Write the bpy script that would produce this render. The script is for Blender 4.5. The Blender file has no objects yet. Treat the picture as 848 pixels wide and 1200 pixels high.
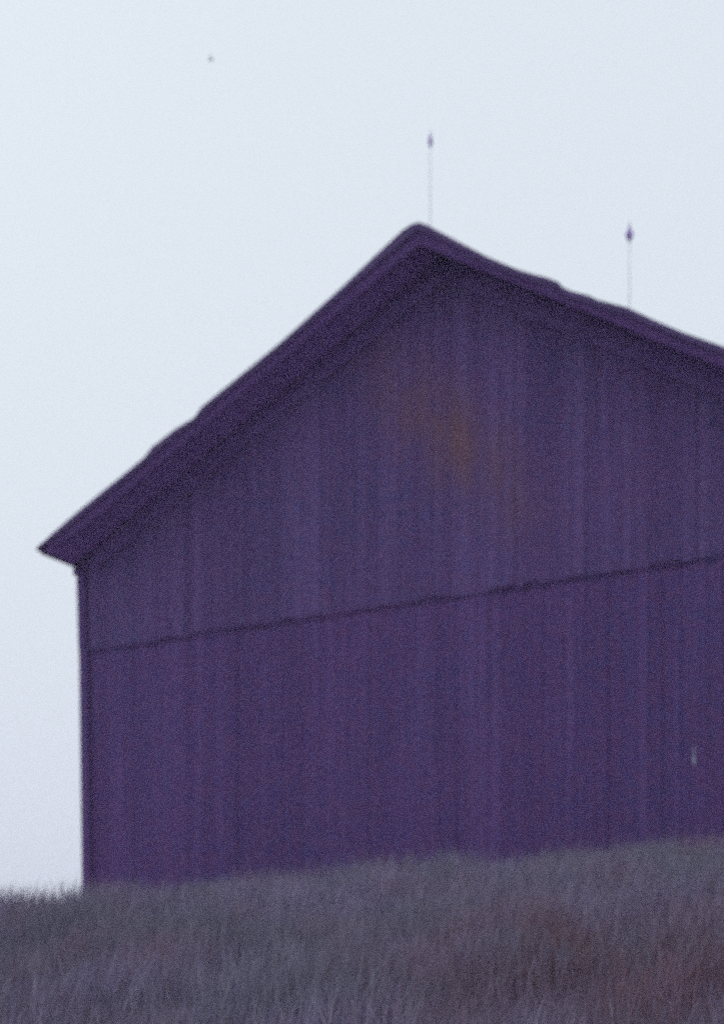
import bpy, bmesh, math, random
import numpy as np
from mathutils import Vector, noise

random.seed(11)
rng = np.random.default_rng(11)
R = math.radians
S = bpy.context.scene
COL = S.collection

# ------------------------------------------------------------------ camera
cd = bpy.data.cameras.new('camera')
cam = bpy.data.objects.new('camera', cd)
COL.objects.link(cam)
cam.location = (0, 0, 0)                      # eye level is z = 0, the slope rises in front
cam.rotation_euler = (R(90), 0, 0)
cd.sensor_fit = 'VERTICAL'
cd.sensor_height = 36
cd.lens = 60
cd.shift_y = 655 / 1200
cd.clip_start = 0.1
cd.clip_end = 5000
cd.dof.use_dof = True                         # the whole picture is slightly out of focus
cd.dof.focus_distance = 4.5        # focused on the near slope, below the frame
cd.dof.aperture_fstop = 2.9
S.camera = cam

# ------------------------------------------------------------------ sky
W = bpy.data.worlds.new('World')
S.world = W
W.use_nodes = True
nt = W.node_tree
nt.nodes.clear()
out = nt.nodes.new('ShaderNodeOutputWorld')
bg = nt.nodes.new('ShaderNodeBackground')
sky = nt.nodes.new('ShaderNodeTexSky')
sky.sky_type = 'NISHITA'
sky.sun_disc = False
SUN_EL, SUN_AZ = R(40), R(35)                 # behind the barn, to the left
sky.sun_elevation = SUN_EL
sky.sun_rotation = -SUN_AZ
sky.dust_density = 3.0
mix = nt.nodes.new('ShaderNodeMix')
mix.data_type = 'RGBA'
mix.inputs['Factor'].default_value = 0.955    # an even overcast layer over the clear sky
mix.inputs['B'].default_value = (7.75, 8.55, 9.15, 1)
nt.links.new(sky.outputs[0], mix.inputs['A'])
nt.links.new(mix.outputs['Result'], bg.inputs[0])
bg.inputs[1].default_value = 0.10
nt.links.new(bg.outputs[0], out.inputs[0])

sd = bpy.data.lights.new('sun', 'SUN')
sun = bpy.data.objects.new('sun', sd)
COL.objects.link(sun)
sd.energy = 0.5
sd.angle = R(20)
sd.color = (1, .96, .92)
dirv = Vector((-math.sin(SUN_AZ) * math.cos(SUN_EL), math.cos(SUN_AZ) * math.cos(SUN_EL), math.sin(SUN_EL)))
sun.rotation_euler = dirv.to_track_quat('Z', 'Y').to_euler()

S.view_settings.view_transform = 'Standard'
S.view_settings.look = 'None'
S.view_settings.exposure = 0.0
S.view_settings.gamma = 1
S.cycles.use_denoising = False                # film grain of a fast, pushed exposure
S.cycles.use_adaptive_sampling = True
S.cycles.adaptive_threshold = .2
S.cycles.adaptive_min_samples = 20
S.cycles.max_bounces = 6
S.cycles.volume_bounces = 1


# ------------------------------------------------------------------ helpers
def link(name, me, mat, parent=None):
    o = bpy.data.objects.new(name, me)
    COL.objects.link(o)
    if mat: me.materials.append(mat)
    if parent: o.parent = parent
    return o

def from_bm(name, bm, mat, parent=None, smooth=False):
    bmesh.ops.recalc_face_normals(bm, faces=bm.faces)
    me = bpy.data.meshes.new(name)
    bm.to_mesh(me); bm.free()
    if smooth:
        for p in me.polygons: p.use_smooth = True
    return link(name, me, mat, parent)

def prism(bm, poly, y0, y1):
    """polygon in x,z extruded from y0 to y1"""
    a = [bm.verts.new((x, y0, z)) for x, z in poly]
    b = [bm.verts.new((x, y1, z)) for x, z in poly]
    n = len(poly)
    bm.faces.new(a); bm.faces.new(b[::-1])
    for i in range(n):
        bm.faces.new((a[i], b[i], b[(i + 1) % n], a[(i + 1) % n]))

def box(bm, x0, x1, y0, y1, z0, z1):
    prism(bm, [(x0, z0), (x1, z0), (x1, z1), (x0, z1)], y0, y1)

def tube(bm, p, q, r0, r1=None, n=8):
    p, q = Vector(p), Vector(q); r1 = r0 if r1 is None else r1
    d = (q - p).normalized()
    a = d.orthogonal().normalized(); b = d.cross(a)
    A = [bm.verts.new(p + (a * math.cos(t) + b * math.sin(t)) * r0) for t in [2 * math.pi * i / n for i in range(n)]]
    B = [bm.verts.new(q + (a * math.cos(t) + b * math.sin(t)) * r1) for t in [2 * math.pi * i / n for i in range(n)]]
    for i in range(n):
        bm.faces.new((A[i], A[(i + 1) % n], B[(i + 1) % n], B[i]))
    bm.faces.new(A[::-1]); bm.faces.new(B)

class Mat:
    def __init__(s, name, rough=.85, spec=.2):
        s.m = bpy.data.materials.new(name); s.m.use_nodes = True
        s.t = s.m.node_tree; s.b = s.t.nodes['Principled BSDF']
        s.b.inputs['Roughness'].default_value = rough
        s.b.inputs['Specular IOR Level'].default_value = spec
    def n(s, typ, **k):
        nd = s.t.nodes.new(typ)
        for a, v in k.items(): setattr(nd, a, v)
        return nd
    def l(s, a, b): s.t.links.new(a, b)
    def coord(s, scale=(1, 1, 1)):
        tc = s.n('ShaderNodeTexCoord'); mp = s.n('ShaderNodeMapping')
        s.l(tc.outputs['Object'], mp.inputs[0]); mp.inputs['Scale'].default_value = scale
        return mp.outputs[0]
    def noise(s, scale=(1, 1, 1), sc=1, detail=4, lo=.35, hi=.65, rough=.55):
        nz = s.n('ShaderNodeTexNoise'); nz.inputs['Scale'].default_value = sc
        nz.inputs['Detail'].default_value = detail; nz.inputs['Roughness'].default_value = rough
        s.l(s.coord(scale), nz.inputs['Vector'])
        mr = s.n('ShaderNodeMapRange'); mr.inputs[1].default_value = lo; mr.inputs[2].default_value = hi
        s.l(nz.outputs[0], mr.inputs[0])
        return mr.outputs[0]
    def mix(s, f, a, b, mode='MIX'):
        mx = s.n('ShaderNodeMix'); mx.data_type = 'RGBA'; mx.blend_type = mode
        for v, k in ((f, 'Factor'), (a, 'A'), (b, 'B')):
            if isinstance(v, (int, float)): mx.inputs[k].default_value = v
            elif isinstance(v, tuple): mx.inputs[k].default_value = (*v, 1)
            else: s.l(v, mx.inputs[k])
        return mx.outputs['Result']
    def mul(s, a, b):
        m = s.n('ShaderNodeMath'); m.operation = 'MULTIPLY'
        for i, v in enumerate((a, b)):
            if isinstance(v, (int, float)): m.inputs[i].default_value = v
            else: s.l(v, m.inputs[i])
        return m.outputs[0]
    def bump(s, h, dist):
        b = s.n('ShaderNodeBump'); b.inputs['Distance'].default_value = dist
        s.l(h, b.inputs['Height']); s.l(b.outputs[0], s.b.inputs['Normal'])
    def color(s, c):
        if isinstance(c, tuple): s.b.inputs['Base Color'].default_value = (*c, 1)
        else: s.l(c, s.b.inputs['Base Color'])
        return s.m

def siding_mat(name, base, pale, dark, stain=True):
    M = Mat(name, .9, .1)
    g = M.n('ShaderNodeNewGeometry')
    rnd = g.outputs['Random Per Island']
    c = M.mix(rnd, dark, pale)
    c = M.mix(.10, c, base)
    streak = M.noise((11, 11, .3), 1, 5, .38, .62)            # weathering that runs down the boards
    c = M.mix(M.mul(streak, .8), c, dark)
    grain = M.noise((60, 60, 2.2), 1, 4, .3, .75)
    c = M.mix(M.mul(grain, .35), c, dark)
    pores = M.noise((14, 14, 9), 1, 3, .38, .62)             # blotches of old red and blue-grey wash
    c = M.mix(.6, c, M.mix(pores, (base[0] * .72, base[1] * 1.0, base[2] * 1.02), (base[0] * 1.45, base[1] * .98, base[2] * .86)))
    weather = M.noise((26, 26, 16), 1, 3, .3, .7)
    c = M.mix(M.mul(weather, .55), c, dark)
    patch = M.noise((.5, .5, .5), 1, 3, .4, .7)
    c = M.mix(M.mul(patch, .35), c, (base[0] * 1.25, base[1] * .8, base[2] * .9))
    if stain:                                             # rusty run-off stain slanting across the gable
        tc = M.n('ShaderNodeTexCoord'); mp = M.n('ShaderNodeMapping')
        mp.vector_type = 'TEXTURE'
        mp.inputs['Location'].default_value = STAIN
        mp.inputs['Rotation'].default_value = (0, R(-42), 0)
        mp.inputs['Scale'].default_value = (.68, 3, 2.0)
        M.l(tc.outputs['Object'], mp.inputs[0])
        ln = M.n('ShaderNodeVectorMath'); ln.operation = 'LENGTH'
        M.l(mp.outputs[0], ln.inputs[0])
        mr = M.n('ShaderNodeMapRange'); mr.inputs[1].default_value = 1.1; mr.inputs[2].default_value = .1
        M.l(ln.outputs['Value'], mr.inputs[0])
        f = M.mul(mr.outputs[0], M.noise((2.2, 2.2, 1.2), 1.2, 4, .3, .6))
        pl = M.n('ShaderNodeMapRange'); pl.inputs[3].default_value = .65; M.l(rnd, pl.inputs[0])
        c = M.mix(M.mul(f, M.mul(pl.outputs[0], .8)), c, (.19, .095, .09))
    M.bump(grain, .004)
    return M.color(c)

# ------------------------------------------------------------------ ground
def sst(a, b, x):
    t = np.clip((x - a) / (b - a), 0, 1); return t * t * (3 - 2 * t)

def ground_z(x, y):
    """the slope up to the crest at about 16 m, then level round the barn, falling away behind"""
    x = np.asarray(x, float); y = np.asarray(y, float)
    ramp = -1.75 + .226 * y
    top = 1.76 + 0 * y
    k = .25
    z = -np.log(np.exp(-ramp / k) + np.exp(-top / k)) * k
    z = z +     .094 * np.clip(x, -12, 12) * sst(2, 16, y) * (1 - .8 * sst(17, 24, y))
    z = z + .05 * np.sin(x * 1.3 + 1.0) * np.cos(y * .7) + .035 * np.sin(x * 2.9 + y * 1.1)
    far = np.maximum(np.hypot(x, y - 20) - 35, 0)
    return z - .03 * far * sst(0, 60, far)

def grid(x0, x1, n):
    t = np.linspace(-1, 1, n); return x0 + (x1 - x0) * (np.sign(t) * np.abs(t) ** 3 + 1) / 2
gx = grid(-220, 220, 181); gy = grid(-190, 230, 201)
GX, GY = np.meshgrid(gx, gy)
co = np.stack([GX, GY, ground_z(GX, GY)], -1).reshape(-1, 3)
nx, ny = len(gx), len(gy)
i = np.arange(nx * ny).reshape(ny, nx)
f = np.stack([i[:-1, :-1], i[:-1, 1:], i[1:, 1:], i[1:, :-1]], -1).reshape(-1, 4)
me = bpy.data.meshes.new('ground'); me.from_pydata(co.tolist(), [], f.tolist())
for p in me.polygons: p.use_smooth = True
M = Mat('soil_and_thatch', .95, .05)
c = M.mix(M.noise((1, 1, 1), 1.5, 6), (.11, .085, .13), (.17, .13, .17))
M.bump(M.noise((1, 1, 1), 12, 5), .03)
ground = link('ground', me, M.color(c))
ground['kind'] = 'structure'

# ------------------------------------------------------------------ barn
D_OV = .75                                    # how far the roof oversails the gable
ROT = -R(29.07)
BASE_Z = 1.55
barn = bpy.data.objects.new('barn', None)
COL.objects.link(barn)
barn.location = (1.02, 20.66, BASE_Z)
barn.rotation_euler = (0, 0, ROT)
barn['label'] = 'old dark violet-grey plank barn with a sagging gable roof, standing behind the grassy crest'
barn['category'] = 'barn'
LEN = 15.0
XL, XR = -5.55, 5.0                           # wall corners

# roof line of the front rake (local x, height above the barn base): worn and slightly sagging
RAKE = [(43, 642), (80, 609), (120, 576), (150, 552), (170, 535), (178, 524), (205, 503), (228, 489), (236, 477),
        (285, 437), (330, 400), (370, 364), (402, 335), (440, 299), (470, 271), (481, 263), (490, 260), (500, 263),
        (530, 279), (570, 300), (605, 315), (625, 321), (641, 325), (654, 330), (662, 339), (690, 346), (700, 351),
        (735, 360), (765, 374), (800, 389), (848, 406)]
RAKE_MID = 490
def rake_pt(px, py):
    k = (px - 424) / 2000
    q = (k * 20 - .66) / (.874 + .486 * k)
    return q, (1255 - py) / 2000 * (20 - .486 * q) - BASE_Z
prof = [rake_pt(*p) for p in RAKE]
q1, z1 = prof[-1]
qe = XR + .17
prof += [(q1 + (qe - q1) * t, z1 - (qe - q1) * t * .575) for t in (.33, .66, 1)]
PEAKI = RAKE.index((490, 260))
PX, PZ = prof[PEAKI]
SL = (prof[PEAKI][1] - prof[0][1]) / (prof[PEAKI][0] - prof[0][0])
SR = (prof[PEAKI][1] - prof[-1][1]) / (prof[-1][0] - prof[PEAKI][0])
def roof_under(x):                            # height of the underside of the roof boards
    return (PZ - SL * (PX - x) if x < PX else PZ - SR * (x - PX)) - .16
STAIN = (.05, 0, PZ - 2.25)
BAND = 5.73 - BASE_Z

weath = (.115, .060, .205)
up_m = siding_mat('weathered_gable_boards', (.122, .083, .232), (.28, .20, .445), (.055, .032, .115))
lo_m = siding_mat('weathered_lower_boards', (.118, .070, .222), (.24, .152, .40), (.058, .032, .118), False)
trim_M = Mat('weathered_trim', .9, .1)
trim_m = trim_M.color(trim_M.mix(trim_M.noise((2, 2, 8), 1.5, 5), (.075, .034, .13), (.095, .045, .155)))
soff_M = Mat('weathered_soffit', .9, .1)
soff_m = soff_M.color(soff_M.mix(soff_M.noise((8, .6, 8), 1.5, 5), (.28, .15, .43), (.36, .20, .52)))
dark_M = Mat('inner_boarding', .95, .05)
dark_m = dark_M.color(dark_M.mix(dark_M.noise((5, 5, .5), 1, 4), (.05, .028, .09), (.08, .042, .13)))

def boards(name, x0, x1, zlo, zhi, y, mat, wmin, wmax, ragged, lean=0, gap=.003):
    bm = bmesh.new(); x = x0
    while x < x1 - .03:
        w = min(random.uniform(wmin, wmax), x1 - x)
        a, b = x, x + w - random.choice([gap, gap, gap * 1.5, gap * 2.2])
        dy = random.uniform(-.011, .011); tw = random.uniform(-.006, .006)
        lz = zlo + random.uniform(-ragged, ragged)
        za, zb = zhi(a), zhi(b)
        la = lean * max(0, 1 - (a - x0) / 1.2)
        p = [(a + la, lz, y + dy - tw), (b + la, lz + random.uniform(-.006, .006), y + dy + tw), (b, zb, y + dy + tw), (a, za, y + dy - tw)]
        if a < PX < b and zhi(PX) > max(za, zb): p.insert(3, (PX, zhi(PX), y + dy))
        F = [bm.verts.new((u, v_, w_)) for u, w_, v_ in p]
        B = [bm.verts.new((u, v_ + .024, w_)) for u, w_, v_ in p]
        bm.faces.new(F); bm.faces.new(B[::-1])
        for j in range(len(p)):
            bm.faces.new((F[j], B[j], B[(j + 1) % len(p)], F[(j + 1) % len(p)]))
        x += w
    return from_bm(name, bm, mat, barn)

under = lambda x: roof_under(x) - .005
boards('upper_siding', XL + .015, XR, BAND, under, -.058, up_m, .09, .19, .018, .03)
boards('lower_siding', XL + .06, XR, -.6, lambda x: BAND + .12, -.026, lo_m, .09, .19, .0, .09)
# boarding behind the planks, cut to the gable
bm = bmesh.new()
prism(bm, [(XL + .22, -.6), (XR - .03, -.6), (XR - .03, roof_under(XR) - .02), (PX, roof_under(PX) - .02), (XL + .1, roof_under(XL + .1) - .02)], .003, .10)
from_bm('wall_frame', bm, dark_m, barn)
# the ledger the upper siding hangs over
bm = bmesh.new(); box(bm, XL + .09, XR - .02, -.052, -.0395 + .036, BAND - .030, BAND - .012)
from_bm('ledger_board', bm, lo_m, barn)
# side and back walls
def wall_side(x, sgn):
    bm = bmesh.new(); yy = .12
    top = roof_under(x) - .03
    while yy < LEN - .02:
        w = min(random.uniform(.15, .28), LEN - yy)
        dx = random.uniform(-.008, .008)
        box(bm, x + dx - .014, x + dx + .014, yy, yy + w - .005, -.6, top)
        yy += w
    return from_bm('side_wall', bm, lo_m, barn)
wall_side(XL + .19, -1); wall_side(XR - .02, 1)
bm = bmesh.new(); x = XL + .08
while x < XR - .04:
    w = min(random.uniform(.15, .28), XR - .04 - x)
    a, b = x, x + w - .005
    p = [(a, -.6), (b, -.6), (b, roof_under(b) - .02)] + ([(PX, roof_under(PX) - .02)] if a < PX < b else []) + [(a, roof_under(a) - .02)]
    prism(bm, p, LEN, LEN + .025); x += w
from_bm('rear_wall', bm, lo_m, barn)
rake_shade_M = Mat('painted_rake_shade', .9, .1)
rake_shade_m = rake_shade_M.color(rake_shade_M.mix(rake_shade_M.noise((2, 2, 8), 1.5, 5), (.11, .062, .19), (.16, .095, .27)))
# dark strips added along the rake, painting a wider shade band on the gable
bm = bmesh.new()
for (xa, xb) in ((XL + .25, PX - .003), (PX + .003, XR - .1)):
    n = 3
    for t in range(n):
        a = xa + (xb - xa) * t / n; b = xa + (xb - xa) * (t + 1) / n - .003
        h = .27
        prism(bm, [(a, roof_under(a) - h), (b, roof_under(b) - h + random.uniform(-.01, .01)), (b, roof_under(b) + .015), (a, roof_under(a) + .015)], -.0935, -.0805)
from_bm('rake_shade_strip', bm, rake_shade_m, barn)
# corner board on the left corner, stepped under the eave
bm = bmesh.new()
prism(bm, [(XL + .038, BAND - .03), (XL + .16, BAND - .03), (XL + .13, roof_under(XL) - .08), (XL + .0, roof_under(XL) - .08)], -.118, -.098)
prism(bm, [(XL + .125, -.6), (XL + .25, -.6), (XL + .17, BAND - .034), (XL + .045, BAND - .034)], -.118, -.098)
from_bm('corner_board', bm, lo_m, barn)

# roof: the worn front profile extruded to the back, with sag
ROOF_M = Mat('roof_sheets', .6, .3)
rc = ROOF_M.mix(ROOF_M.noise((1, 1, 1), 1.2, 5), (.07, .036, .13), (.10, .055, .17))
wv = ROOF_M.n('ShaderNodeTexWave'); wv.bands_direction = 'Y'; wv.inputs['Scale'].default_value = 2.2
ROOF_M.l(ROOF_M.coord(), wv.inputs[0]); ROOF_M.bump(wv.outputs[0], .02)
roof_m = ROOF_M.color(rc)
ideal = lambda x: PZ - (SL * (PX - x) if x < PX else SR * (x - PX))
bm = bmesh.new()
ys = [-D_OV, -D_OV + .25, 0, .6] + list(np.linspace(1.4, LEN - .5, 16)) + [LEN + .5]
rows = []
for j, y in enumerate(ys):
    k = max(0, 1 - (y + D_OV) / 1.2)
    sag = -.10 * math.sin(math.pi * min(1, max(0, (y + D_OV) / (LEN + 1)))) 
    tt, uu = [], []
    for (x, z) in prof:
        e = z - ideal(x)
        zz = ideal(x) + min(e, .0) * .6 * (1 - k) + e * k + sag - .012 * (1 - k)
        tt.append(bm.verts.new((x, y, zz)))
        uu.append(bm.verts.new((x, y, min(zz, ideal(x) + sag) - (.03 + .045 * min(1, max(0, (x - prof[0][0]) / .5))))))
    rows.append((tt, uu))
for a, b in zip(rows[:-1], rows[1:]):
    for q in range(len(prof) - 1):
        bm.faces.new((a[0][q], a[0][q + 1], b[0][q + 1], b[0][q]))
        bm.faces.new((a[1][q], b[1][q], b[1][q + 1], a[1][q + 1]))
    for q in (0, -1):
        bm.faces.new((a[0][q], b[0][q], b[1][q], a[1][q]))
for r_ in (rows[0], rows[-1]):
    for q in range(len(prof) - 1):
        bm.faces.new((r_[0][q], r_[1][q], r_[1][q + 1], r_[0][q + 1]))
roof = from_bm('roof', bm, roof_m, barn)

# rake boards, one each side of the peak, hung under the roof edge
for (xa, xb, s) in ((prof[0][0] + .03, PX - .002, SL), (PX + .002, prof[-1][0] - .03, SR)):
    bm = bmesh.new()
    n = 14
    for t in range(n):
        a = xa + (xb - xa) * t / n; b = xa + (xb - xa) * (t + 1) / n - .002
        h = .17
        ta, tb = [ideal(v) - .035 - .045 * min(1, max(0, (v - prof[0][0]) / .5)) for v in (a, b)]
        cut = lambda x: h if x > prof[0][0] + .6 else .0 + .17 * max(0, (x - prof[0][0]) / .6)
        prism(bm, [(a, ta - cut(a)), (b, tb - cut(b)), (b, tb), (a, ta)], -D_OV + .03, -D_OV + .06)
    from_bm('rake_board', bm, trim_m, barn)
# soffit boards under the oversailing rake and purlin ends
bm = bmesh.new()
for (xa, xb) in ((prof[0][0] + .12, PX - .05), (PX + .05, prof[-1][0] - .12)):
    n = int((xb - xa) / .22)
    for t in range(n):
        a = xa + (xb - xa) * t / n; b = xa + (xb - xa) * (t + 1) / n - .008
        dz = random.uniform(-.006, .0)
        prism(bm, [(a, ideal(a) - .13 + dz), (b, ideal(b) - .13 + dz), (b, ideal(b) - .105), (a, ideal(a) - .105)], -D_OV + .065, -.10)
from_bm('soffit', bm, soff_m, barn)
# eave boards closing the rafters along both long sides
for (x, s) in ((prof[0][0] + .03, 1), (prof[-1][0] - .06, -1)):
    bm = bmesh.new(); box(bm, x, x + .03, -D_OV + .065, LEN + .3, ideal(x) - .085, ideal(x + (.03 if s < 0 else 0)) - .052)
    from_bm('eave_board', bm, trim_m, barn)
# frieze under the eave at the left corner (the small step seen against the sky)
bm = bmesh.new(); box(bm, XL - .03, XL + .05, -.15, -.119, roof_under(XL) - .16, roof_under(XL) - .06)
from_bm('corner_bracket', bm, trim_m, barn)
# door edge cover strip near the right of the picture, and a short pale strap on the wall
bm = bmesh.new(); box(bm, 3.36, 3.44, -.056, -.044, -.3, BAND - .04)
dr = from_bm('door_trim', bm, lo_m, barn)
Z = Mat('galvanised_strap', .5, .5); zm = Z.color(Z.mix(Z.noise((9, 9, 9), 2), (.26, .24, .42), (.38, .36, .52)))
k = (814 - 424) / 2000; q = (k * 20.66 - 1.02) / (.874 + .486 * k)
zc = (1255 - 890) / 2000 * (20.66 - .486 * q) - BASE_Z
bm = bmesh.new()
box(bm, q - .016, q + .018, -.052, -.046, zc - .06, zc + .04)
box(bm, q - .004, q + .016, -.0515, -.046, zc + .0401, zc + .14)
strap = from_bm('door_strap', bm, zm, barn)
strap['label'] = 'small pale metal strap on the lower boards'

# lightning rods standing on the roof
RODM = Mat('rod_iron', .5, .4).color((.42, .36, .58))
BALLM = Mat('violet_glass', .15, .5).color((.42, .30, .62))
def rod(px, ball_py, y_back, ball_r, label):
    # local position on the roof surface, y_back metres behind the gable wall
    X0, Y0 = 1.02, 20.66
    c_, s_ = math.cos(ROT), math.sin(ROT)
    k = (px - 424) / 2000
    # world = (X0 + c q - s yb, Y0 + s q + c yb); solve x = k y
    q = (k * (Y0 + c_ * y_back) - X0 + s_ * y_back) / (c_ - k * s_)
    wy = Y0 + s_ * q + c_ * y_back
    zb = ideal(q) - .12
    ball = (1255 - ball_py) / 2000 * wy - BASE_Z
    bm = bmesh.new()
    tube(bm, (q, y_back, zb), (q, y_back, ball + .16), .005, .0028)
    for a in (0, 2.1, 4.2):
        tube(bm, (q, y_back, zb + .12), (q + .05 * math.cos(a), y_back + .05 * math.sin(a), zb - .0), .006)
    r_ = from_bm('lightning_rod', bm, RODM, barn)
    r_['label'] = label
    bm = bmesh.new()
    bmesh.ops.create_uvsphere(bm, u_segments=16, v_segments=12, radius=ball_r)
    for v in bm.verts: v.co.z *= 1.35; v.co += Vector((q, y_back, ball))
    tube(bm, (q, y_back, ball + ball_r * 1.2), (q + .004, y_back, ball + ball_r * 1.2 + .07), .018, .008)
    tube(bm, (q, y_back, ball - ball_r * 1.2 - .03), (q, y_back, ball - ball_r * 1.2), .012, .02)
    from_bm('glass_ball', bm, BALLM, r_, True)
rod(504, 166, -.35, .030, 'thin lightning rod with a small ball beside the roof peak')
rod(737, 275, -.30, .045, 'thin lightning rod with a larger ball halfway down the right roof slope')

# ------------------------------------------------------------------ bird
bm = bmesh.new()
for a, b, ra, rb in (((-.05, 0, 0), (0, 0, 0), .006, .022), ((0, 0, 0), (.045, 0, .008), .022, .012), ((.045, 0, .008), (.065, 0, .008), .012, .002)):
    tube(bm, a, b, ra, rb)
for s in (-1, 1):
    P = [(.02, s * .01, .01), (.0, s * .07, .045), (-.03, s * .12, .03), (-.02, s * .05, .02), (-.02, s * .01, .005)]
    A = [bm.verts.new(p) for p in P]; B = [bm.verts.new((p[0], p[1], p[2] + .004)) for p in P]
    bm.faces.new(A); bm.faces.new(B[::-1])
    for j in range(5): bm.faces.new((A[j], A[(j + 1) % 5], B[(j + 1) % 5], B[j]))
bird = from_bm('bird', bm, Mat('dark_feathers').color((.06, .04, .08)))
yb = 30
bird.location = ((247 - 424) / 2000 * yb, yb, (1255 - 70) / 2000 * yb)
bird.rotation_euler = (0, R(-10), R(20))
bird.scale = (.85, .85, .85)
bird['label'] = 'tiny dark bird far off in the pale sky'
bird['category'] = 'bird'

# ------------------------------------------------------------------ grass
def grass(name, N, xr, yr, hmin, hmax, wid, mat, label, keep=None):
    x = rng.uniform(*xr, N); y = rng.uniform(*yr, N)
    # clumps
    cl = np.sin(x * 3.1 + 1.7 * np.sin(y * 1.9)) * np.sin(y * 2.7 + 1.3 * np.sin(x * 2.3))
    m = rng.random(N) < .55 + .45 * cl
    m &= np.abs(x) < .29 * y + 1.5
    # not inside the barn
    dx, dy = x - 1.02, y - 20.66
    c_, s_ = math.cos(ROT), math.sin(ROT)
    lx, ly = c_ * dx + s_ * dy, -s_ * dx + c_ * dy
    m &= ~((lx > XL - .05) & (lx < XR + .05) & (ly > -.2))
    x, y, cl = x[m], y[m], cl[m]; n = len(x)
    z = ground_z(x, y) - .03
    big = .5 + .5 * np.sin(x * 1.1 + 2) * np.sin(y * .9 + x * .6)
    h = rng.uniform(hmin, hmax, n) * (.75 + .3 * cl + .25 * big)
    ang = rng.uniform(0, 2 * math.pi, n)
    lean = rng.uniform(.05, .42, n) * h
    lx_, ly_ = np.cos(ang) * lean + .10 * h, np.sin(ang) * lean
    pa = rng.uniform(0, math.pi, n); w = wid * rng.uniform(.6, 1.4, n)
    wx, wy = np.cos(pa) * w, np.sin(pa) * w
    P = np.empty((n, 7, 3))
    for k_, (t, ww) in enumerate(((0, 1), (.4, .85), (.75, .55))):
        cx, cy, cz = x + lx_ * t * t, y + ly_ * t * t, z + h * t
        P[:, 2 * k_] = np.stack([cx - wx * ww, cy - wy * ww, cz], -1)
        P[:, 2 * k_ + 1] = np.stack([cx + wx * ww, cy + wy * ww, cz], -1)
    P[:, 6] = np.stack([x + lx_, y + ly_, z + h * .97], -1)
    base = np.arange(n)[:, None] * 7
    loops = np.concatenate([base + np.array([[0, 1, 3, 2]]), base + np.array([[2, 3, 5, 4]]), base + np.array([[4, 5, 6]])], 1)
    me = bpy.data.meshes.new(name)
    me.vertices.add(n * 7); me.vertices.foreach_set('co', P.reshape(-1))
    me.loops.add(n * 11); me.loops.foreach_set('vertex_index', loops.reshape(-1).astype(np.int32))
    me.polygons.add(n * 3)
    st = (np.arange(n)[:, None] * 11 + np.array([[0, 4, 8]])).reshape(-1).astype(np.int32)
    me.polygons.foreach_set('loop_start', st)
    me.update(calc_edges=True); me.validate()
    o = link(name, me, mat)
    o['kind'] = 'stuff'; o['label'] = label; o['category'] = 'grass'
    return o

def grass_mat(name, a, b, c3, warm):
    M = Mat(name, .8, .15)
    g = M.n('ShaderNodeNewGeometry')
    ramp = M.n('ShaderNodeValToRGB'); e = ramp.color_ramp.elements
    e[0].position = 0; e[0].color = (*a, 1); e[1].position = 1; e[1].color = (*c3, 1)
    m_ = e.new(.55); m_.color = (*b, 1)
    M.l(g.outputs['Random Per Island'], ramp.inputs[0])
    c = M.mix(M.mul(M.noise((1, 1, 1), .55, 3, .42, .62), .55), ramp.outputs[0], (.15, .165, .185))
    c = M.mix(M.mul(M.noise((1, 1, .4), 1.7, 3, .5, .68), .6), c, warm)
    # a dead, brownish patch of stems low on the right of the slope
    tc = M.n('ShaderNodeTexCoord'); mp = M.n('ShaderNodeMapping'); mp.vector_type = 'TEXTURE'
    mp.inputs['Location'].default_value = (1.35, 9.4, .3); mp.inputs['Scale'].default_value = (1.1, 2.0, 5)
    M.l(tc.outputs['Object'], mp.inputs[0])
    ln = M.n('ShaderNodeVectorMath'); ln.operation = 'LENGTH'; M.l(mp.outputs[0], ln.inputs[0])
    mr = M.n('ShaderNodeMapRange'); mr.inputs[1].default_value = 1.5; mr.inputs[2].default_value = .2
    M.l(ln.outputs['Value'], mr.inputs[0])
    c = M.mix(M.mul(M.mul(mr.outputs[0], M.noise((1, 1, 1), 2.2, 3, .35, .6)), .9), c, (.18, .075, .08))
    return M.color(c)
gm = grass_mat('grass_blades', (.16, .13, .225), (.24, .205, .32), (.38, .32, .44), (.28, .155, .21))
grass('grass', 240000, (-8, 8), (6.5, 21.5), .16, .38, .0034, gm,
      'dense tall grey-violet grass covering the slope below the barn')
gm = grass_mat('seed_stem', (.12, .10, .16), (.24, .215, .30), (.37, .335, .41), (.28, .17, .20))
grass('seed_stems', 42000, (-8, 8), (7, 18), .24, .44, .0036, gm,
      'thin taller seed stems sticking up out of the grass')

# ------------------------------------------------------------------ haze
bm = bmesh.new()
box(bm, -225, 225, -195, 235, -18, 20)
HZ = bpy.data.materials.new('haze_air'); HZ.use_nodes = True
t = HZ.node_tree; t.nodes.remove(t.nodes['Principled BSDF'])
pv = t.nodes.new('ShaderNodeVolumePrincipled')
pv.inputs['Color'].default_value = (.76, .64, 1, 1)
pv.inputs['Density'].default_value = .0022
t.links.new(pv.outputs[0], t.nodes['Material Output'].inputs['Volume'])
haze = from_bm('haze', bm, HZ)
haze['kind'] = 'stuff'; haze['label'] = 'thin violet haze in the air'; haze['category'] = 'haze'
